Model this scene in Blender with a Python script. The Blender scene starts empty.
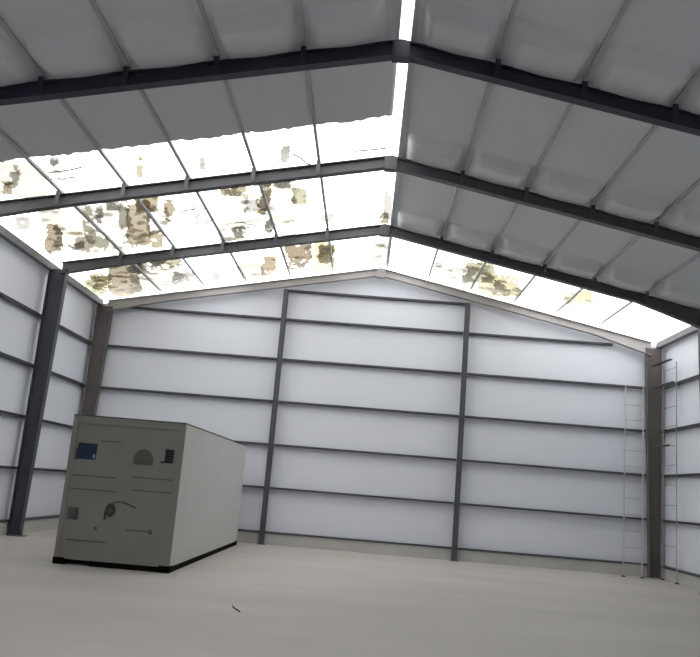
import bpy, bmesh, math, random
from mathutils import Vector, Matrix, noise
random.seed(7)
SC = bpy.context.scene
COL = SC.collection
PI = math.pi

# ------------------------------------------------------------------ measures (metres)
W = 7.2            # half width at the column line
WALL = 7.32        # inner face of the side walls
HE, HR = 5.6953, 7.1484
SL = (HR - HE) / W
YA, YB, YC = -10.7526, -7.0744, -3.3845     # the three free frames
YFRONT = -27.0
ZC = 0.2825        # top of the concrete kerb
ZG = [1.357, 2.419, 3.507, 4.591, 5.640]    # girt heights
ROOF = 0.19        # roof lining above the rafter line
def roof_z(x): return HR - SL * abs(x)

# ------------------------------------------------------------------ materials
def new_mat(name):
    m = bpy.data.materials.new(name); m.use_nodes = True
    return m, m.node_tree.nodes, m.node_tree.links

def paint(name, c, rough=0.5, var=0.06, scale=1.5, metal=0.0, spec=0.4, bump=0.0, stretch=(1, 1, 1)):
    m, n, l = new_mat(name)
    b = n['Principled BSDF']
    tc = n.new('ShaderNodeTexCoord'); mp = n.new('ShaderNodeMapping')
    mp.inputs['Scale'].default_value = stretch
    nz = n.new('ShaderNodeTexNoise'); nz.inputs['Scale'].default_value = scale
    nz.inputs['Detail'].default_value = 5
    rp = n.new('ShaderNodeValToRGB')
    rp.color_ramp.elements[0].position = 0.3; rp.color_ramp.elements[1].position = 0.7
    rp.color_ramp.elements[0].color = tuple(v * (1 - var) for v in c) + (1,)
    rp.color_ramp.elements[1].color = tuple(min(1, v * (1 + var)) for v in c) + (1,)
    l.new(tc.outputs['Object'], mp.inputs['Vector']); l.new(mp.outputs['Vector'], nz.inputs['Vector'])
    l.new(nz.outputs['Fac'], rp.inputs['Fac']); l.new(rp.outputs['Color'], b.inputs['Base Color'])
    b.inputs['Roughness'].default_value = rough; b.inputs['Metallic'].default_value = metal
    b.inputs['Specular IOR Level'].default_value = spec
    if bump:
        bp = n.new('ShaderNodeBump'); bp.inputs['Strength'].default_value = bump; bp.inputs['Distance'].default_value = 0.02
        l.new(nz.outputs['Fac'], bp.inputs['Height']); l.new(bp.outputs['Normal'], b.inputs['Normal'])
    return m

def leaf_mat(name, c):
    m, n, l = new_mat(name)
    n.remove(n['Principled BSDF'])
    d = n.new('ShaderNodeBsdfDiffuse'); t = n.new('ShaderNodeBsdfTranslucent'); mx = n.new('ShaderNodeMixShader')
    ge = n.new('ShaderNodeNewGeometry'); rp = n.new('ShaderNodeValToRGB')
    rp.color_ramp.elements[0].color = tuple(v * 0.85 for v in c) + (1,)
    rp.color_ramp.elements[1].color = tuple(v * 1.15 for v in c) + (1,)
    l.new(ge.outputs['Random Per Island'], rp.inputs['Fac'])
    for s in (d, t): l.new(rp.outputs['Color'], s.inputs['Color'])
    mx.inputs['Fac'].default_value = 0.7
    l.new(d.outputs[0], mx.inputs[1]); l.new(t.outputs[0], mx.inputs[2])
    l.new(mx.outputs[0], n['Material Output'].inputs['Surface'])
    return m

def clear_sheet(name):
    m, n, l = new_mat(name)
    n.remove(n['Principled BSDF'])
    t = n.new('ShaderNodeBsdfTransparent'); t.inputs['Color'].default_value = (0.985, 0.985, 0.98, 1)
    g = n.new('ShaderNodeBsdfGlossy'); g.inputs['Roughness'].default_value = 0.25
    mx = n.new('ShaderNodeMixShader'); mx.inputs['Fac'].default_value = 0.05
    l.new(t.outputs[0], mx.inputs[1]); l.new(g.outputs[0], mx.inputs[2])
    l.new(mx.outputs[0], n['Material Output'].inputs['Surface'])
    return m

M = {
    'floor': paint('concrete floor', (0.43, 0.41, 0.385), 0.55, 0.08, 0.5, spec=0.3, stretch=(0.5, 1.6, 1)),
    'kerb': paint('kerb concrete', (0.47, 0.46, 0.445), 0.8, 0.06, 2.0),
    'wall': paint('white wall lining', (0.71, 0.745, 0.815), 0.6, 0.015, 0.5, spec=0.2),
    'lining': paint('roof lining', (0.635, 0.66, 0.69), 0.6, 0.025, 0.6, spec=0.2),
    'clear': clear_sheet('clear roof sheet'),
    'navy': paint('navy steel paint', (0.035, 0.038, 0.06), 0.5, 0.1, 3.0),
    'steel': paint('blue grey steel paint', (0.095, 0.098, 0.11), 0.5, 0.1, 3.0),
    'columnpaint': paint('dark blue grey column paint', (0.055, 0.06, 0.075), 0.5, 0.1, 2.0),
    'steel_pale': paint('pale grey steel paint', (0.40, 0.385, 0.385), 0.55, 0.05, 2.0),
    'steel_end': paint('primer grey steel paint', (0.125, 0.11, 0.11), 0.55, 0.08, 2.0),
    'girt': paint('dark girt steel', (0.07, 0.073, 0.085), 0.55, 0.1, 4.0),
    'purlin': paint('galvanised purlin', (0.40, 0.42, 0.45), 0.5, 0.08, 4.0),
    'box': paint('grey container paint', (0.56, 0.55, 0.535), 0.5, 0.03, 1.2, spec=0.3),
    'boxfront_shade': paint('container grey with front shade painted in', (0.245, 0.24, 0.22), 0.55, 0.05, 1.2, spec=0.25),  # browner front grey, darkened further to paint in the shade on this end
    'boxseam': paint('dull seam grey', (0.12, 0.112, 0.105), 0.6, 0.1, 3.0),
    'black': paint('black rubber and tar', (0.006, 0.006, 0.006), 0.8, 0.1, 4.0, spec=0.05),
    'dark': paint('dark grille paint', (0.05, 0.05, 0.05), 0.6, 0.1, 4.0),
    'mid': paint('mid grey hatch paint', (0.10, 0.10, 0.095), 0.6, 0.1, 4.0),
    'blue': paint('dark blue glass', (0.010, 0.024, 0.06), 0.3, 0.3, 3.0),
    'paleblue': paint('pale blue sticker', (0.25, 0.42, 0.6), 0.5, 0.05, 3.0),
    'alu': paint('dull aluminium', (0.45, 0.46, 0.475), 0.55, 0.05, 3.0),
    'pipe': paint('grey pipe paint', (0.33, 0.33, 0.33), 0.5, 0.05, 3.0),
    'twig': paint('dry twig', (0.05, 0.04, 0.035), 0.8, 0.2, 8.0),
}
LEAF = {k: leaf_mat('dead leaves ' + k, c) for k, c in {
    'cream': (0.50, 0.485, 0.44), 'pale': (0.48, 0.47, 0.45), 'tan': (0.27, 0.235, 0.175), 'brown': (0.26, 0.215, 0.15),
    'grey': (0.35, 0.345, 0.33), 'olive': (0.32, 0.31, 0.225), 'yellow': (0.44, 0.41, 0.28)}.items()}

# ------------------------------------------------------------------ mesh helpers
def obj(name, bm, mat, parent=None, smooth=False):
    bmesh.ops.recalc_face_normals(bm, faces=bm.faces[:])
    me = bpy.data.meshes.new(name); bm.to_mesh(me); bm.free()
    for m in (mat if isinstance(mat, (list, tuple)) else [mat]): me.materials.append(m)
    if smooth:
        for p in me.polygons: p.use_smooth = True
    o = bpy.data.objects.new(name, me); COL.objects.link(o)
    if parent: o.parent = parent
    return o

def tag(o, label, cat, group=None, kind='thing'):
    o['label'] = label; o['category'] = cat; o['kind'] = kind
    if group: o['group'] = group
    return o

def thing(name, label, cat, loc=(0, 0, 0), rz=0.0, group=None):
    o = bpy.data.objects.new(name, None); COL.objects.link(o)
    o.location = loc; o.rotation_euler = (0, 0, rz)
    return tag(o, label, cat, group)

def struct(name, bm, mat, label, cat, smooth=False):
    return tag(obj(name, bm, mat, None, smooth), label, cat, None, 'structure')

def hexa(bm, p):            # 8 points: bottom four then top four
    v = [bm.verts.new(q) for q in p]
    for f in ((0, 1, 2, 3), (4, 5, 6, 7), (0, 1, 5, 4), (1, 2, 6, 5), (2, 3, 7, 6), (3, 0, 4, 7)):
        bm.faces.new([v[i] for i in f])
    return v

def box(bm, x0, x1, y0, y1, z0, z1):
    hexa(bm, [(x0, y0, z0), (x1, y0, z0), (x1, y1, z0), (x0, y1, z0), (x0, y0, z1), (x1, y0, z1), (x1, y1, z1), (x0, y1, z1)])
    return bm

def bbox(x0, x1, y0, y1, z0, z1, bevel=0.0):
    bm = bmesh.new(); box(bm, x0, x1, y0, y1, z0, z1)
    if bevel: bmesh.ops.bevel(bm, geom=bm.edges[:], offset=bevel, segments=2, affect='EDGES', profile=0.5)
    return bm

def loft(bm, rings, cap=True):
    vs = [[bm.verts.new(p) for p in r] for r in rings]
    n = len(vs[0])
    for a, b in zip(vs, vs[1:]):
        for i in range(n): bm.faces.new((a[i], a[(i + 1) % n], b[(i + 1) % n], b[i]))
    if cap: bm.faces.new(vs[0]); bm.faces.new(vs[-1])

def tube(bm, pts, r, n=8):
    pts = [Vector(p) for p in pts]; rings = []
    for i, p in enumerate(pts):
        d = (pts[min(i + 1, len(pts) - 1)] - pts[max(i - 1, 0)]).normalized()
        u = d.orthogonal().normalized() if abs(d.z) > 0.9 else d.cross(Vector((0, 0, 1))).normalized()
        w = d.cross(u)
        rings.append([p + r * (math.cos(2 * PI * k / n) * u + math.sin(2 * PI * k / n) * w) for k in range(n)])
    loft(bm, rings); return bm

# I section in a local (across, deep) plane
def i_section(w, d, tf, tw):
    a, h = w / 2, d / 2; t = tw / 2
    return [(-a, -h), (a, -h), (a, -h + tf), (t, -h + tf), (t, h - tf), (a, h - tf), (a, h), (-a, h), (-a, h - tf), (-t, h - tf), (-t, -h + tf), (-a, -h + tf)]

# C section lying along y, lips towards +x ; (x, z) pairs
def c_section(w, h, t, lip):
    return [(0, 0), (w, 0), (w, lip), (w - t, lip), (w - t, t), (t, t), (t, h - t), (w - t, h - t), (w - t, h - lip), (w, h - lip), (w, h), (0, h)]

# ------------------------------------------------------------------ SETTING
bm = bmesh.new(); box(bm, -WALL - .3, WALL + .3, YFRONT - .3, 0.42, -0.2, 0.0)
struct('floor', bm, M['floor'], 'bare grey concrete floor of the empty steel hall', 'floor')

def wall_profile(y0, y1):
    bm = bmesh.new()
    top = roof_z(WALL) - 0.02
    loft(bm, [[(-WALL - .1, y, 0.0), (WALL + .1, y, 0.0), (WALL + .1, y, top), (0, y, HR - .02), (-WALL - .1, y, top)] for y in (y0, y1)])
    return bm
YW = 0.12
struct('wall_back', wall_profile(YW, YW + .1), M['wall'], 'white lined gable end wall at the back of the hall', 'wall')
struct('wall_front', wall_profile(YFRONT - .1, YFRONT), M['wall'], 'white lined gable end wall behind the viewer', 'wall')
for s, nm in ((-1, 'left'), (1, 'right')):
    x0, x1 = sorted((s * WALL, s * (WALL + .1)))
    bm = bbox(x0, x1, YFRONT, YW, 0, roof_z(WALL) + 0.05)
    struct('wall_' + nm, bm, M['wall'], 'white lined long side wall on the %s of the hall' % nm, 'wall')
    # kerb and the dark edge the lining stands on
    x0, x1 = sorted((s * (WALL - .10), s * WALL))
    bm = bbox(x0, x1, YFRONT, YW, 0, ZC - .02)
    struct('baseboard_' + nm, bm, M['kerb'], 'low pale concrete kerb under the %s side wall' % nm, 'kerb')
    bm = bmesh.new()
    x0, x1 = sorted((s * (WALL - .12), s * WALL))
    box(bm, x0, x1, YFRONT, YW, ZC - .02, ZC + .025)
    struct('trim_%d' % (1 if s < 0 else 2), bm, M['girt'], 'thin dark edge strip along the foot of the %s side wall' % nm, 'edge strip')
    # eave strip at the wall head
    x0, x1 = sorted((s * (WALL - .16), s * (WALL - .04)))
    z = HE
    bm = bbox(x0, x1, YFRONT, YW, z - .06, z + .09)
    struct('trim_%d' % (3 if s < 0 else 4), bm, M['steel'], 'grey eave beam along the head of the %s side wall' % nm, 'eave beam')
bm = bbox(-WALL + .12, WALL - .12, 0.02, YW, 0, ZC - .02)
struct('baseboard_back', bm, M['kerb'], 'low pale concrete kerb under the back wall', 'kerb')
bm = bbox(-WALL + .12, WALL - .12, 0.0, YW, ZC - .02, ZC + .025)
struct('trim_5', bm, M['girt'], 'thin dark edge strip along the foot of the back wall', 'edge strip')

# roof lining: sags down on to each frame
FR = [YA - 3.68 * k for k in (4, 3, 2, 1)] + [YA, YB, YC]
SAG = -0.22
def dip(y):
    for f in FR:
        t = y - f
        if -0.95 <= t <= 0:                          # on the near side of the frame: a short steep sag, then flat
            if t < -0.80: return SAG * (t + 0.95) / 0.15
            return SAG + (-0.10 - SAG) * ((t + 0.80) / 0.80)
        if 0 < t < 0.25: return -0.10 * (1 - t / 0.25)
    return 0.0
def held(a):                                         # the lining is held up where it lies on a purlin
    d = min(abs(a - q) for q in [0.155] + PX + [7.3])
    return max(0.0, min(1.0, (d - 0.085) / 0.08))
PX = [1.25, 2.36, 3.5, 4.58, 5.7]
FILL_LIGHTS = (-19.6, -14.7, 1.8, 5.0)                     # unseen pair of roof lights, added to brighten the front half: y from, to, |x| from, to
def lining(x0, x1, y1, seed):
    rnd = random.Random(seed)
    bm = bmesh.new()
    ys = []; y = YFRONT
    while y < y1 - 0.03: ys.append(y); y += 0.0475
    ys.append(y1)
    xs = [x0 + (x1 - x0) * i / 130 for i in range(131)]
    lx = [0.14, 1.25, 2.36, 3.5, 4.58, 5.7, 7.3]
    jit = [rnd.uniform(-.035, .035) for _ in xs]
    layers = []
    for up in (0.0, 0.03):
        layer = []
        for j, y in enumerate(ys):
            row = []
            for i, x in enumerate(xs):
                a = abs(x); bl = 0.0
                for p, q in zip(lx, lx[1:]):
                    if p <= a <= q: bl = -0.02 * math.sin(PI * (a - p) / (q - p))
                z = roof_z(x) + ROOF + dip(y) * held(a) + bl * (1 if a < 7 else 0) + up
                yy = y + jit[i] if j == len(ys) - 1 else y
                row.append(bm.verts.new((x, yy, z)))
            layer.append(row)
        layers.append(layer)
    n, k = len(ys), len(xs)
    hole = lambda i, j: FILL_LIGHTS[0] < ys[j] < FILL_LIGHTS[1] and FILL_LIGHTS[2] < abs(xs[i]) < FILL_LIGHTS[3]
    for L in layers:
        for j in range(n - 1):
            for i in range(k - 1):
                if hole(i, j): continue
                bm.faces.new((L[j][i], L[j][i + 1], L[j + 1][i + 1], L[j + 1][i]))
    A, B = layers
    for j in range(n - 1):
        for i in (0, k - 1): bm.faces.new((A[j][i], A[j + 1][i], B[j + 1][i], B[j][i]))
    for i in range(k - 1):
        for j in (0, n - 1): bm.faces.new((A[j][i], A[j][i + 1], B[j][i + 1], B[j][i]))
    return bm
YL_END, YR_END = -8.43, -2.78
o = struct('ceiling', lining(-7.36, -0.035, YL_END, 1), M['lining'], 'grey roof lining on the left slope, ending in a ragged edge', 'roof', True)
o = struct('ceiling', lining(0.115, 7.36, YR_END, 2), M['lining'], 'grey roof lining on the right slope of the hall', 'roof', True)

def pane(x0, x1, y0, y1, lift):
    bm = bmesh.new()
    z0, z1 = roof_z(x0) + lift, roof_z(x1) + lift
    hexa(bm, [(x0, y0, z0), (x1, y0, z1), (x1, y1, z1), (x0, y1, z0), (x0, y0, z0 + .006), (x1, y0, z1 + .006), (x1, y1, z1 + .006), (x0, y1, z0 + .006)])
    return bm
struct('window_1', pane(-7.5, -0.035, YL_END - .1, 1.0, ROOF + .035), M['clear'], 'clear roof sheets over the left slope, strewn with dead leaves', 'skylight')
struct('window_2', pane(0.115, 7.5, YR_END - .1, 1.0, ROOF + .035), M['clear'], 'narrow clear roof sheets over the right slope by the back wall', 'skylight')
bm = bmesh.new(); zr = HR + ROOF + .03
hexa(bm, [(-.05, YFRONT, zr), (.13, YFRONT, zr), (.13, 1, zr), (-.05, 1, zr), (-.05, YFRONT, zr + .006), (.13, YFRONT, zr + .006), (.13, 1, zr + .006), (-.05, 1, zr + .006)])
struct('window_3', bm, M['clear'], 'narrow clear ridge strip running the length of the roof', 'skylight')

for s_, nm, k in ((-1, 'left', 4), (1, 'right', 5)):  # added panes, out of view, that let fill daylight on to the front floor
    a, b = sorted((s_ * (FILL_LIGHTS[2] - .1), s_ * (FILL_LIGHTS[3] + .2)))
    struct('window_%d' % k, pane(a, b, FILL_LIGHTS[0] - .2, FILL_LIGHTS[1] + .2, ROOF + .035), M['clear'], 'added clear roof light, out of view, in the %s slope' % nm, 'skylight')

# ------------------------------------------------------------------ PORTAL FRAMES
def rafter_bm(s, y, d, w, off, haunch, flange=0.014):
    xs = [0.0, 2.0, 4.0, 5.5, 6.2, 6.96]
    dep = [d, d, d, d, d + haunch * .45, d + haunch]
    rings = []
    for x, dd in zip(xs, dep):
        sec = i_section(w, dd, flange, 0.01)
        top = roof_z(x) + off + d / 2
        rings.append([(s * x, y + a, top - dd / 2 + h) for a, h in sec])
    bm = bmesh.new(); loft(bm, rings); return bm
def column_bm(s, y, w, d0, d1, ztop):
    rings = []
    for k in range(5):
        t = k / 4; d = d0 + (d1 - d0) * t; z = 0.015 + (ztop - .015) * t
        out = 7.206
        sec = i_section(d, w, 0, 0)
        a, h = w / 2, d; tf, tw = 0.014, 0.012
        P = [(-a, 0), (a, 0), (a, tf), (tw / 2, tf), (tw / 2, h - tf), (a, h - tf), (a, h), (-a, h), (-a, h - tf), (-tw / 2, h - tf), (-tw / 2, tf), (-a, tf)]
        rings.append([(s * (out - q), y + p, z) for p, q in P])
    bm = bmesh.new(); loft(bm, rings); return bm

def portal(y, label, mat, d=0.21, w=0.15, off=-0.03, haunch=(0.05, 0.2), cleats=True, cw=0.17, cd=(0.25, 0.38)):
    t = thing('portal_frame', label, 'steel frame', (0, y, 0), 0, 'steel frames spanning the hall')
    for s in (-1, 1):
        r = obj('rafter', rafter_bm(s, 0, d, w, off, haunch[0 if s < 0 else 1]), mat if cleats else M['steel_pale'], t)
        c = obj('column', column_bm(s, 0, cw, cd[0], cd[1], roof_z(7.1) + off - .02), M['columnpaint'] if cleats else mat, t)
        bm = bbox(min(s * 6.86, s * 7.2), max(s * 6.86, s * 7.2), -cw / 2 - .04, cw / 2 + .04, 0, 0.015)
        obj('base_plate', bm, mat, t)
        if cleats:
            for x in PX:
                bm = bmesh.new()
                z = roof_z(x) + off
                box(bm, s * x - .035, s * x + .035, -w / 2 - .012, -w / 2 + .002, z - .085, z + .158)
                obj('purlin_cleat', bm, mat, t)
    bm = bbox(-.11, .11, -w / 2 - .006, w / 2 + .006, HR + off - .15, HR + off + .08)
    obj('ridge_plate', bm, mat if cleats else M['steel_pale'], t)
    return t
portal(YA, 'dark blue-grey steel frame nearest the viewer, crossing the top of the roof', M['navy'])
portal(YB, 'steel frame second from the viewer, under the ragged edge of the left lining', M['steel'])
portal(YC, 'steel frame third from the viewer, one bay before the back wall', M['steel'])
portal(-0.09, 'end frame against the back wall, with pale grey rafters and darker grey columns', M['steel_end'], d=0.2, w=0.14, off=-0.10, haunch=(0.08, 0.14), cleats=False)

# ------------------------------------------------------------------ PURLINS
ORD = ['first', 'second', 'third', 'fourth', 'fifth']
def purlin(x, label, w=0.045, grp='roof purlins along the hall', z=0.143, h=0.042):
    s = 1 if x > 0 else -1
    bm = bmesh.new(); rings = []
    for y in (YFRONT, YW - .0):
        rings.append([(s * (a - w / 2), y, b - SL * a) for a, b in c_section(w, h, .005, .012)])
    loft(bm, rings)
    o = obj('roof_purlin', bm, M['purlin'])
    o.location = (x, 0, roof_z(x) + z)
    return tag(o, label, 'purlin', grp)
for s, nm in ((-1, 'left'), (1, 'right')):
    for i, x in enumerate(PX):
        purlin(s * x, 'thin grey roof purlin, %s one down the %s slope from the ridge' % (ORD[i], nm))
purlin(0.155, 'grey purlin along the right edge of the bright ridge strip', 0.07)

# ------------------------------------------------------------------ BACK WALL POSTS AND GIRTS
PXS = (-2.40, 2.29)
for x, nm in zip(PXS, ('left one, nearer the grey container', 'right one, nearer the ladders')):
    bm = bmesh.new()
    sec = i_section(0.12, 0.16, 0.012, 0.01)
    loft(bm, [[(a, h - .08, z) for a, h in sec] for z in (0.012, 6.40)])
    t = thing('wind_post', 'slim dark steel post on the back wall, the ' + nm, 'post', (x, 0, 0), 0, 'posts on the back wall')
    obj('post', bm, M['girt'], t)
    obj('base_plate', bbox(-.1, .1, -.19, .005, 0, .012), M['girt'], t)

def girt_x(x0, x1, z, label, name='wall_girt', y=0.0, d=0.115, h=0.048, grp='girts on the back wall'):
    bm = bmesh.new()
    sec = [(YW - a, b) for a, b in c_section(d, h, .006, .022)]
    loft(bm, [[(x, q, z + b - h / 2) for q, b in sec] for x in (x0, x1)])
    return tag(obj(name, bm, M['girt']), label, 'girt', grp)
ROWS = ['lowest', 'second', 'third', 'fourth', 'top']
BAYS = [(-7.05, PXS[0] - .065, 'left of the two posts'), (PXS[0] + .065, PXS[1] - .065, 'between the two posts'), (PXS[1] + .065, 7.05, 'right of the two posts')]
for i, z in enumerate(ZG):
    for j, (x0, x1, where) in enumerate(BAYS):
        if i == 4 and j == 2: x1 = 6.03
        if i == 4 and j == 0: x0 = -6.85
        girt_x(x0, x1, z, '%s dark girt on the back wall, in the bay %s' % (ROWS[i], where))
girt_x(PXS[0] - .06, PXS[1] + .06, 6.405, 'dark header rail joining the tops of the two back wall posts', 'header_rail', grp=None)
for s, nm, y0 in ((-1, 'left', YB - .3), (1, 'right', YB - .3)):
    for i, z in enumerate(ZG[:4]):
        bm = bmesh.new()
        sec = [(s * (WALL - a), b) for a, b in c_section(.115, .055, .006, .02)]
        loft(bm, [[(q, y, z + b - .0275) for q, b in sec] for y in (y0, -.0)])
        tag(obj('wall_girt', bm, M['girt']), '%s dark girt along the %s side wall, behind its columns' % (['lowest', 'second', 'third', 'topmost'][i], nm), 'girt', 'girts on the %s side wall' % nm)

# ------------------------------------------------------------------ CONTAINER
cx, cy, th, cw, cl, ch = -2.923, -7.482, -0.006, 1.804, 6.598, 2.29
ct = thing('shipping_container', 'grey box container with service panels and vents on its front end', 'container', (cx - cw / 2 * math.cos(th), cy - cw / 2 * math.sin(th), 0), th)
h = cw / 2
bm = bbox(-h, h, 0.03, cl, 0.085, ch, 0.012); obj('body', bm, M['box'], ct)
# front frame: posts and rails proud of the panel
bm = bmesh.new()
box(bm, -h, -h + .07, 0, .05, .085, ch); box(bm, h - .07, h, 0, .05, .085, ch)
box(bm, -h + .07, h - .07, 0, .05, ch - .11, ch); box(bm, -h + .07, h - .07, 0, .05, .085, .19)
fr = obj('front_frame', bm, M['boxfront_shade'], ct); fr['label'] = 'front end frame, its shade painted into the grey'
fr = obj('front_panel', bbox(-h + .07, h - .07, .024, .032, .19, ch - .11), M['boxfront_shade'], ct); fr['label'] = 'service panel, its shade painted into the grey'
U = lambda u: u - h                       # from the left edge of the front
for u0, u1, z in ((.09, .80, 1.36), (.09, .82, 1.15), (.14, .79, .375), (.47, .80, 1.92), (1.06, 1.70, 1.20), (1.05, 1.42, .59), (1.06, 1.70, 1.40)):
    obj('panel_seam', bbox(U(u0), U(u1), 0.014, .026, z - .009, z + .009), M['boxseam'], ct)
d = obj('control_window', bbox(U(.125), U(.43), .008, .034, 1.615, 1.865, .006), M['blue'], ct); d['label'] = 'dark blue control window'
obj('bezel', bbox(U(.10), U(.135), .006, .034, 1.60, 1.78, .004), M['dark'], d)
obj('sticker', bbox(U(.385), U(.42), .002, .010, 1.64, 1.70), M['paleblue'], d)
# arched louvre vent
bm = bmesh.new(); pts = []
for k in range(13):
    a = PI * k / 12; pts.append((U(1.19) - .13 * math.cos(a), 1.735 + .11 * math.sin(a)))
pts += [(U(1.345), 1.735), (U(1.345), 1.60), (U(1.035), 1.60), (U(1.035), 1.735)]
loft(bm, [[(x, y, z) for x, z in pts] for y in (.012, .034)])
v = obj('arched_vent', bm, M['boxseam'], ct); v['label'] = 'grey vent with an arched top'
for z in (1.635, 1.69, 1.735, 1.785):
    bm = bmesh.new(); wv = .125 if z < 1.75 else .1
    hexa(bm, [(U(1.19) - wv, .0, z - .016), (U(1.19) + wv, .0, z - .016), (U(1.19) + wv, .012, z), (U(1.19) - wv, .012, z), (U(1.19) - wv, .0, z - .012), (U(1.19) + wv, .0, z - .012), (U(1.19) + wv, .012, z + .006), (U(1.19) - wv, .012, z + .006)])
    obj('slat', bm, M['mid'], v)
v = obj('side_vent', bbox(U(1.525), U(1.665), .012, .034, 1.655, 1.875, .004), M['dark'], ct); v['label'] = 'small dark upright vent'
for k in range(5):
    bm = bbox(U(1.535), U(1.655), .004, .013, 1.675 + k * .04, 1.69 + k * .04); obj('slat', bm, M['black'], v)
obj('latch', bbox(U(1.46), U(1.53), .006, .034, 1.65, 1.68, .004), M['dark'], ct)
v = obj('service_hatch', bbox(U(.11), U(.275), .014, .034, .68, .865, .004), M['mid'], ct); v['label'] = 'small dark service hatch'
obj('hinge', bbox(U(.255), U(.272), .006, .016, .70, .845), M['dark'], v)
# round fan with its bracket and hose
bm = bmesh.new()
ring = [(math.cos(2 * PI * k / 20), math.sin(2 * PI * k / 20)) for k in range(20)]
loft(bm, [[(U(.775) + .078 * c * f, y, .865 + .105 * q * f) for c, q in ring] for y, f in ((.034, 1), (.004, 1), (-.004, .85), (.004, .7))])
v = obj('fan_guard', bm, M['dark'], ct); v['label'] = 'small black round fan guard'
bm = bmesh.new()
for k in range(6):
    a = PI * k / 6; c, q = math.cos(a), math.sin(a)
    tube(bm, [(U(.775) - .07 * c, -.004, .865 - .095 * q), (U(.775) + .07 * c, -.004, .865 + .095 * q)], .004, 6)
obj('guard_wire', bm, M['mid'], v)
obj('bracket', bbox(U(.69), U(.715), .0, .034, .715, .86, .003), M['dark'], ct)
bm = tube(bmesh.new(), [(U(.80), .005, .965), (U(.86), .0, 1.0), (U(.96), .0, 1.0), (U(1.06), .005, .975), (U(1.12), .012, .95), (U(1.16), .03, .935)], .012)
obj('hose', bm, M['mid'], ct, True)
obj('outlet', bbox(U(1.405), U(1.47), .012, .034, .555, .62, .004), M['boxseam'], ct)
obj('bolt', bbox(U(.55), U(.60), .016, .034, .545, .60, .01), M['boxseam'], ct)
# underside
for (x0, x1), (y0, y1) in (((-h - .01, -h + .17), (-.01, .19)), ((h - .17, h + .01), (-.01, .19)), ((-h - .01, -h + .17), (cl - .19, cl + .005)), ((h - .17, h + .01), (cl - .19, cl + .005))):
    bm = bbox(x0, x1, y0, y1, 0, .105, .008); obj('corner_foot', bm, M['black'], ct)
for x0, x1 in ((-h, -h + .09), (h - .09, h)):
    obj('bottom_rail', bbox(x0, x1, .19, cl - .19, .0, .085), M['black'], ct)
obj('front_rail', bbox(-h + .55, h - .17, .02, .12, .0, .10), M['black'], ct)
obj('crosspiece', bbox(-h + .09, h - .09, 2.2, 2.3, .0, .085), M['black'], ct)
bm = bbox(-h - .006, h + .006, -.006, cl + .006, ch - .0, ch + .018, .004); obj('roof_edge', bm, M['dark'], ct)

# ------------------------------------------------------------------ LADDERS AND BRACKETS
def ladder(label, feet, tops, n, rr=.017, mat=None, hook=None):
    a0, a1 = [Vector(p) for p in feet]; b0, b1 = [Vector(p) for p in tops]
    base = (a0 + a1) / 2; base.z = 0
    t = thing('ladder', label, 'ladder', base, 0, None)
    for a, b in ((a0, b0), (a1, b1)):
        pts = [a - base, b - base]
        bm = tube(bmesh.new(), pts, rr); obj('rail', bm, mat, t, False)
        bm = bbox(a.x - base.x - .035, a.x - base.x + .035, a.y - base.y - .05, a.y - base.y + .05, 0, .03, .006)
        obj('foot', bm, M['dark'], t)
    for k in range(n):
        f = (k + .7) / n
        bm = tube(bmesh.new(), [a0.lerp(b0, f) - base, a1.lerp(b1, f) - base], rr * .75)
        obj('rung', bm, mat, t)
    return t
ladder('thin grey ladder leaning on the back wall, left of the corner column', [(6.22, -.50, .02), (6.66, -.50, .02)], [(6.36, -.03, 4.62), (6.80, -.03, 4.62)], 12, .014, mat=M['alu'])
ladder('tall thin grey ladder against the right side wall, beside the corner column', [(7.16, -1.30, .02), (7.16, -.42, .02)], [(7.17, -1.22, 5.1), (7.17, -.42, 5.1)], 11, .013, M['pipe'])
for z, lab, ln in ((5.13, 'highest dark bracket from the corner column to the right wall', .85), (4.57, 'middle dark bracket from the corner column to the right wall', 1.0), (3.1, 'lowest dark bracket from the corner column to the right wall', .75)):
    bm = bmesh.new()
    hexa(bm, [(6.93, -.20, z - .03), (7.0, -.20, z - .03), (7.10, -ln - .3, z + .0), (7.03, -ln - .3, z + .0), (6.93, -.20, z + .0), (7.0, -.20, z + .0), (7.10, -ln - .3, z + .03), (7.03, -ln - .3, z + .03)])
    tag(obj('column_bracket', bm, M['dark']), lab, 'bracket', 'brackets by the corner column')

# ------------------------------------------------------------------ STICK ON THE FLOOR
bm = tube(bmesh.new(), [(-1.50, -10.2, .012), (-1.45, -10.36, .010), (-1.41, -10.44, .013), (-1.36, -10.56, .010)], .008, 7)
tag(obj('stick', bm, M['twig']), 'short dark stick lying on the bare floor near the container', 'stick')

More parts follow.
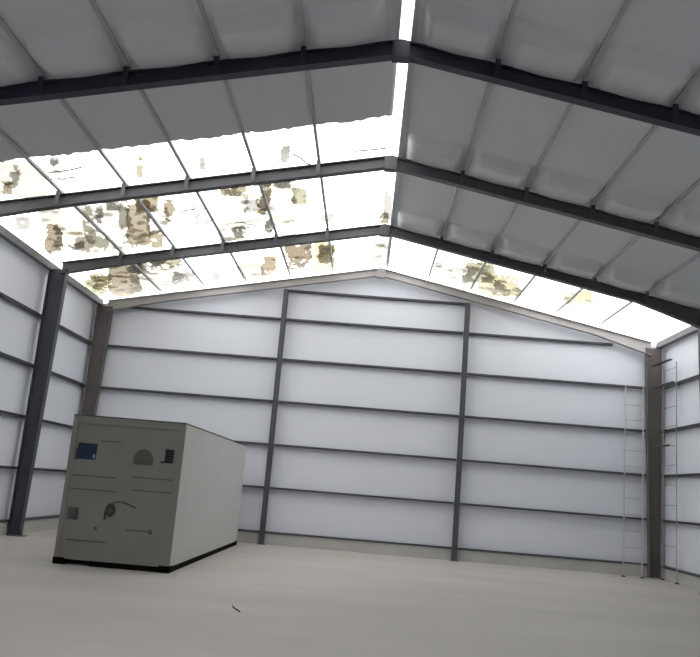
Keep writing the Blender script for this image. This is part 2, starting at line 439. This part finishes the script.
# ------------------------------------------------------------------ DEAD LEAVES ON THE ROOF SHEETS
LITTER = [
(-1,[(-6.56,-7.48),(-6.33,-7.40),(-6.01,-8.17),(-6.23,-8.24)],"cream",0.8),
(-1,[(-6.78,-6.98),(-6.57,-6.91),(-6.32,-7.49),(-6.53,-7.56)],"tan",0.7),
(-1,[(-6.50,-7.03),(-6.09,-6.90),(-5.68,-7.95),(-6.07,-8.07)],"cream",0.45),
(-1,[(-5.96,-7.10),(-5.64,-6.99),(-5.22,-8.18),(-5.52,-8.27)],"pale",0.35),
(-1,[(-5.55,-7.95),(-5.44,-7.92),(-5.33,-8.21),(-5.45,-8.25)],"grey",0.8),
(-1,[(-4.41,-7.07),(-4.28,-7.03),(-4.06,-7.88),(-4.18,-7.91)],"olive",0.8),
(-1,[(-3.29,-7.77),(-3.22,-7.76),(-3.18,-7.99),(-3.24,-8.00)],"grey",0.7),
(-1,[(-3.35,-7.02),(-3.24,-6.98),(-3.13,-7.56),(-3.24,-7.60)],"grey",0.6),
(-1,[(-1.97,-7.00),(-1.77,-6.94),(-1.71,-7.65),(-1.90,-7.70)],"grey",0.7),
(-1,[(-7.29,-5.27),(-6.99,-5.16),(-6.66,-5.99),(-6.94,-6.09)],"grey",0.8),
(-1,[(-6.62,-5.51),(-6.38,-5.42),(-6.12,-6.13),(-6.35,-6.21)],"cream",0.7),
(-1,[(-7.30,-3.62),(-6.96,-3.48),(-6.32,-5.28),(-6.62,-5.39)],"tan",1),
(-1,[(-6.90,-3.90),(-6.31,-3.66),(-5.60,-5.84),(-6.13,-6.02)],"cream",0.55),
(-1,[(-6.81,-3.57),(-6.51,-3.44),(-6.25,-4.21),(-6.54,-4.32)],"grey",0.7),
(-1,[(-6.54,-3.61),(-6.08,-3.42),(-5.85,-4.19),(-6.28,-4.36)],"cream",0.7),
(-1,[(-5.75,-5.07),(-5.61,-5.02),(-5.32,-5.96),(-5.45,-6.01)],"grey",0.8),
(-1,[(-5.36,-5.64),(-5.09,-5.54),(-4.91,-6.15),(-5.18,-6.24)],"grey",0.8),
(-1,[(-6.31,-3.66),(-5.62,-3.38),(-4.89,-5.98),(-5.49,-6.18)],"cream",0.4),
(-1,[(-5.34,-4.79),(-5.20,-4.74),(-4.87,-5.91),(-5.00,-5.96)],"cream",0.7),
(-1,[(-5.62,-3.38),(-5.15,-3.19),(-4.42,-6.08),(-4.82,-6.22)],"tan",1.5),
(-1,[(-4.84,-5.46),(-4.46,-5.32),(-4.21,-6.33),(-4.58,-6.45)],"brown",1.6),
(-1,[(-4.86,-4.35),(-4.56,-4.23),(-4.29,-5.38),(-4.57,-5.48)],"cream",0.9),
(-1,[(-4.50,-4.73),(-4.28,-4.65),(-4.01,-5.84),(-4.22,-5.91)],"tan",0.9),
(-1,[(-5.19,-3.20),(-4.87,-3.07),(-4.59,-4.25),(-4.89,-4.36)],"tan",0.7),
(-1,[(-4.12,-4.33),(-3.80,-4.21),(-3.54,-5.57),(-3.84,-5.67)],"grey",0.18),
(-1,[(-3.18,-5.78),(-2.72,-5.62),(-2.63,-6.22),(-3.08,-6.36)],"tan",0.8),
(-1,[(-3.58,-3.16),(-3.08,-2.96),(-2.70,-5.72),(-3.13,-5.87)],"cream",0.45),
(-1,[(-3.40,-3.23),(-3.02,-3.08),(-2.82,-4.62),(-3.16,-4.74)],"grey",0.3),
(-1,[(-2.95,-4.54),(-2.60,-4.41),(-2.45,-5.64),(-2.77,-5.75)],"grey",0.5),
(-1,[(-2.66,-4.56),(-2.37,-4.46),(-2.16,-6.36),(-2.42,-6.45)],"tan",0.6),
(-1,[(-2.23,-5.89),(-1.80,-5.74),(-1.74,-6.43),(-2.16,-6.56)],"grey",0.9),
(-1,[(-1.92,-4.90),(-1.63,-4.80),(-1.57,-5.67),(-1.85,-5.76)],"olive",1.2),
(-1,[(-2.65,-3.65),(-1.96,-3.39),(-1.75,-6.04),(-2.34,-6.22)],"cream",0.45),
(-1,[(-2.68,-3.24),(-2.42,-3.14),(-2.32,-4.19),(-2.55,-4.27)],"grey",0.35),
(-1,[(-1.43,-3.33),(-1.13,-3.21),(-1.10,-4.00),(-1.39,-4.11)],"grey",0.5),
(-1,[(-0.16,-2.99),(0.11,-2.89),(0.08,-3.71),(-0.17,-3.80)],"tan",0.7),
(-1,[(-0.07,-3.24),(0.15,-3.16),(0.07,-5.14),(-0.12,-5.20)],"grey",0.6),
(-1,[(-7.68,0.08),(-7.05,0.40),(-6.37,-1.89),(-6.93,-2.15)],"olive",0.7),
(-1,[(-7.50,0.17),(-7.05,0.40),(-6.46,-1.57),(-6.88,-1.76)],"yellow",0.7),
(-1,[(-7.14,0.35),(-6.36,0.75),(-5.57,-2.24),(-6.26,-2.54)],"tan",1.3),
(-1,[(-6.21,-1.46),(-5.26,-1.02),(-4.89,-2.61),(-5.78,-2.98)],"grey",0.7),
(-1,[(-6.35,0.31),(-5.46,0.75),(-4.97,-1.45),(-5.78,-1.81)],"cream",0.5),
(-1,[(-5.57,-1.54),(-4.88,-1.22),(-4.60,-2.49),(-5.26,-2.76)],"tan",0.8),
(-1,[(-5.42,0.11),(-4.90,0.37),(-4.57,-1.27),(-5.06,-1.49)],"grey",0.6),
(-1,[(-4.34,0.00),(-4.15,0.09),(-4.03,-0.65),(-4.21,-0.73)],"grey",0.5),
(-1,[(-3.12,0.06),(-2.75,0.24),(-2.57,-1.47),(-2.91,-1.61)],"brown",1),
(-1,[(-3.67,0.11),(-3.13,0.37),(-2.97,-0.93),(-3.48,-1.15)],"cream",0.6),
(-1,[(-2.50,-0.15),(-1.81,0.16),(-1.65,-2.54),(-2.26,-2.78)],"brown",0.8),
(-1,[(-1.77,0.38),(-1.20,0.64),(-1.11,-2.33),(-1.60,-2.53)],"yellow",1),
(-1,[(-1.63,-0.15),(-1.23,0.03),(-1.17,-1.89),(-1.54,-2.03)],"tan",0.8),
(-1,[(-0.25,0.07),(0.12,0.23),(0.06,-1.55),(-0.27,-1.69)],"cream",0.9),
(1,[(1.33,-0.57),(1.52,-0.76),(1.45,-1.42),(1.27,-1.24)],"grey",0.7),
(1,[(1.67,1.36),(2.44,0.49),(2.21,-1.27),(1.49,-0.54)],"cream",0.8),
(1,[(2.12,-0.00),(2.87,-0.82),(2.61,-2.38),(1.91,-1.69)],"olive",1.2),
(1,[(2.68,1.01),(3.65,-0.13),(3.28,-2.02),(2.38,-1.08)],"yellow",1),
(1,[(2.99,0.54),(3.43,0.02),(3.17,-1.34),(2.76,-0.90)],"tan",0.7),
(1,[(4.66,-0.33),(5.24,-1.05),(4.89,-2.28),(4.33,-1.65)],"yellow",0.9)
]
MI = list(LEAF); 
def leaf(bm, c, size, ang, mi, zlift, rnd):
    n = rnd.choice((4, 5, 6)); vs = []
    asp = rnd.uniform(.45, .95); curl = rnd.uniform(0, .12)
    for k in range(n):
        a = 2 * PI * k / n + rnd.uniform(-.3, .3); r = size * rnd.uniform(.65, 1.15)
        u, v = r * math.cos(a), r * math.sin(a) * asp
        x = c[0] + u * math.cos(ang) - v * math.sin(ang); y = c[1] + u * math.sin(ang) + v * math.cos(ang)
        if abs(x) > 7.45 or y > .95: return
        vs.append((x, y, roof_z(x) + ROOF + .046 + zlift + curl * size * abs(math.cos(a))))
    f = bm.faces.new([bm.verts.new(p) for p in vs]); f.material_index = mi
def drift(name, sel, label):
    rnd = random.Random(name + label); bm = bmesh.new()
    for sd, q, colr, cov in LITTER:
        if not sel(sd, q): continue
        P = [Vector((a, b, 0)) for a, b in q]
        if colr == 'cream':
            m_ = sum(P, Vector()) / 4; P = [m_ + (p - m_) * 1.4 for p in P]
        area = ((P[2] - P[0]).cross(P[3] - P[1])).length / 2
        ls = min(.17, max(.035, .17 * math.sqrt(area)))
        # a mat of rotted leaves and dust with a ragged outline
        o3 = Vector((rnd.uniform(0, 50), rnd.uniform(0, 50), rnd.uniform(0, 50)))
        A = max((P[1] - P[0]).length, .06); B = max((P[3] - P[0]).length, .06)
        gu, gv = max(5, int(A / .03)), max(5, int(B / .075)); grid = {}
        cv = cov + (.55 if colr in ('cream', 'pale') else .25)
        def vert(i, j):
            if (i, j) not in grid:
                u, v = (i + rnd.uniform(-.35, .35)) / gu, (j + rnd.uniform(-.35, .35)) / gv
                p = P[0].lerp(P[1], u).lerp(P[3].lerp(P[2], u), v)
                grid[i, j] = bm.verts.new((p.x, p.y, roof_z(p.x) + ROOF + .044 + rnd.uniform(0, .012)))
            return grid[i, j]
        for i in range(gu):
            for j in range(gv):
                u, v = (i + .5) / gu, (j + .5) / gv
                px = P[0].lerp(P[1], u).lerp(P[3].lerp(P[2], u), v)
                if abs(px.x) > 7.4 or px.y > .85 or (sd > 0 and px.x < .2): continue
                wp = Vector((px.x * 2.2, px.y * 1.1, 7)) + o3
                eu = abs(u - .5 + .22 * noise.noise(wp)) * 2; ev = abs(v - .5 + .22 * noise.noise(wp + Vector((9, 3, 0)))) * 2
                e = (eu ** 3 + ev ** 3) ** (1 / 3)
                nv_ = noise.noise(Vector((px.x * 3.2, px.y * 1.5, 0)) + o3) * .8 + noise.noise(Vector((px.x * 11, px.y * 5, 3)) + o3) * .75
                if nv_ + .5 + (cv - .75) * .9 - .75 * e ** 5 < .28: continue
                f = bm.faces.new((vert(i, j), vert(i + 1, j), vert(i + 1, j + 1), vert(i, j + 1))); f.material_index = MI.index(colr)
        # single leaves on and round it: one leaf per cell, cells skipped towards a wavering edge
        lu = max((P[1] - P[0]).length, .1); lv = max((P[3] - P[0]).length, .1)
        nu, nv = max(2, round(lu / ls / 1.15)), max(2, round(lv / ls / 1.5))
        ph = [rnd.uniform(0, 6) for _ in range(4)]
        for i in range(nu):
            for j in range(nv):
                u, v = (i + rnd.uniform(.2, .8)) / nu, (j + rnd.uniform(.2, .8)) / nv
                e = max(abs(u - .5), abs(v - .5)) * 2
                wob = .5 + .5 * math.sin(5 * u + 4 * v + ph[0]) * math.cos(7 * v - 3 * u + ph[1])
                if rnd.random() > min(.3, cov * .25) * (1.25 - .55 * e ** 3) * (.35 + .75 * wob if cov < .95 else 1.0): continue
                p = P[0].lerp(P[1], u).lerp(P[3].lerp(P[2], u), v)
                if sd > 0 and p.x < .2: continue
                leaf(bm, p, ls * rnd.uniform(.75, 1.25), rnd.uniform(0, 2 * PI), MI.index(rnd.choice(('cream', 'pale', 'yellow', colr))), rnd.uniform(.02, .05), rnd)
    o = obj(name, bm, list(LEAF.values()))
    return tag(o, label, 'dead leaves', None, 'stuff')
my = lambda q: sum(p[1] for p in q) / 4
drift('dead_leaves', lambda s, q: s < 0 and my(q) < YB, 'sparse pale dead leaves on the clear sheets next to the ragged lining edge')
drift('dead_leaves', lambda s, q: s < 0 and YB <= my(q) < YC, 'thick brown and cream dead leaves on the clear sheets of the left slope')
drift('dead_leaves', lambda s, q: s < 0 and my(q) >= YC, 'olive and brown dead leaves over the left part of the back wall')
drift('dead_leaves', lambda s, q: s > 0, 'yellowish dead leaves on the narrow clear sheets over the right slope')
# twigs lying among them
rnd = random.Random(5)
TW = [(-1, -3.75, -4.9), (-1, -3.9, -5.2), (-1, -3.65, -4.4), (-1, -3.0, -4.2), (-1, -3.1, -3.7), (-1, -2.9, -4.0), (-1, -5.1, -.5), (-1, -4.95, -.9), (-1, -5.2, -.2), (-1, -4.9, -.4), (-1, -5.4, -7.7), (-1, -5.6, -7.4), (1, 3.75, -1.4), (-1, -2.4, -3.9), (-1, -2.5, -4.8), (-1, -1.55, -7.0), (-1, -.35, -7.1)]
for k, (s, x, y) in enumerate(TW):
    a = rnd.uniform(0, PI); L = rnd.uniform(.15, .4)
    pts = []
    for t in (-1, -.2, .4, 1):
        px, py = x + L * t * math.cos(a) + rnd.uniform(-.04, .04), y + L * t * math.sin(a) + rnd.uniform(-.04, .04)
        pts.append((px, py, roof_z(px) + ROOF + .06))
    if k == 0: tb = bmesh.new()
    tube(tb, pts, .012, 6)
tag(obj('twig_litter', tb, M['twig']), 'scattered dark twigs on the clear sheets of the roof', 'twigs', None, 'stuff')

# ------------------------------------------------------------------ DAYLIGHT
w = bpy.data.worlds.new('World'); SC.world = w; w.use_nodes = True
bg = w.node_tree.nodes['Background']
bg.inputs['Color'].default_value = (1.0, 0.985, 0.965, 1); bg.inputs['Strength'].default_value = 3.7

# ------------------------------------------------------------------ CAMERA
yaw, pitch, roll, F = -0.03, 0.1956, 0.0832, 805.2442
PARS = True
def cam_axes(yaw, pitch, roll):
    f = Vector((math.sin(yaw) * math.cos(pitch), math.cos(yaw) * math.cos(pitch), math.sin(pitch)))
    r = Vector((math.cos(yaw), -math.sin(yaw), 0)); u = r.cross(f)
    return r * math.cos(roll) + u * math.sin(roll), -r * math.sin(roll) + u * math.cos(roll), f
r, u, f = cam_axes(yaw, pitch, roll)
cam = bpy.data.cameras.new('camera'); co = bpy.data.objects.new('camera', cam); COL.objects.link(co)
cam.sensor_width = 36; cam.sensor_fit = 'HORIZONTAL'; cam.lens = F * 36 / 700; cam.clip_end = 300
mw = Matrix((r, u, -f)).transposed().to_4x4(); mw.translation = Vector((-0.0731, -20.2843, 1.5))
co.matrix_world = mw
SC.camera = co

SC.view_settings.view_transform = 'Standard'; SC.view_settings.look = 'None'
SC.view_settings.gamma = 1; SC.view_settings.use_curve_mapping = False
SC.view_settings.exposure = 0.0
SC.cycles.use_denoising = True
SC.cycles.max_bounces = 12; SC.cycles.diffuse_bounces = 8; SC.cycles.transparent_max_bounces = 12
SC.cycles.sample_clamp_indirect = 10
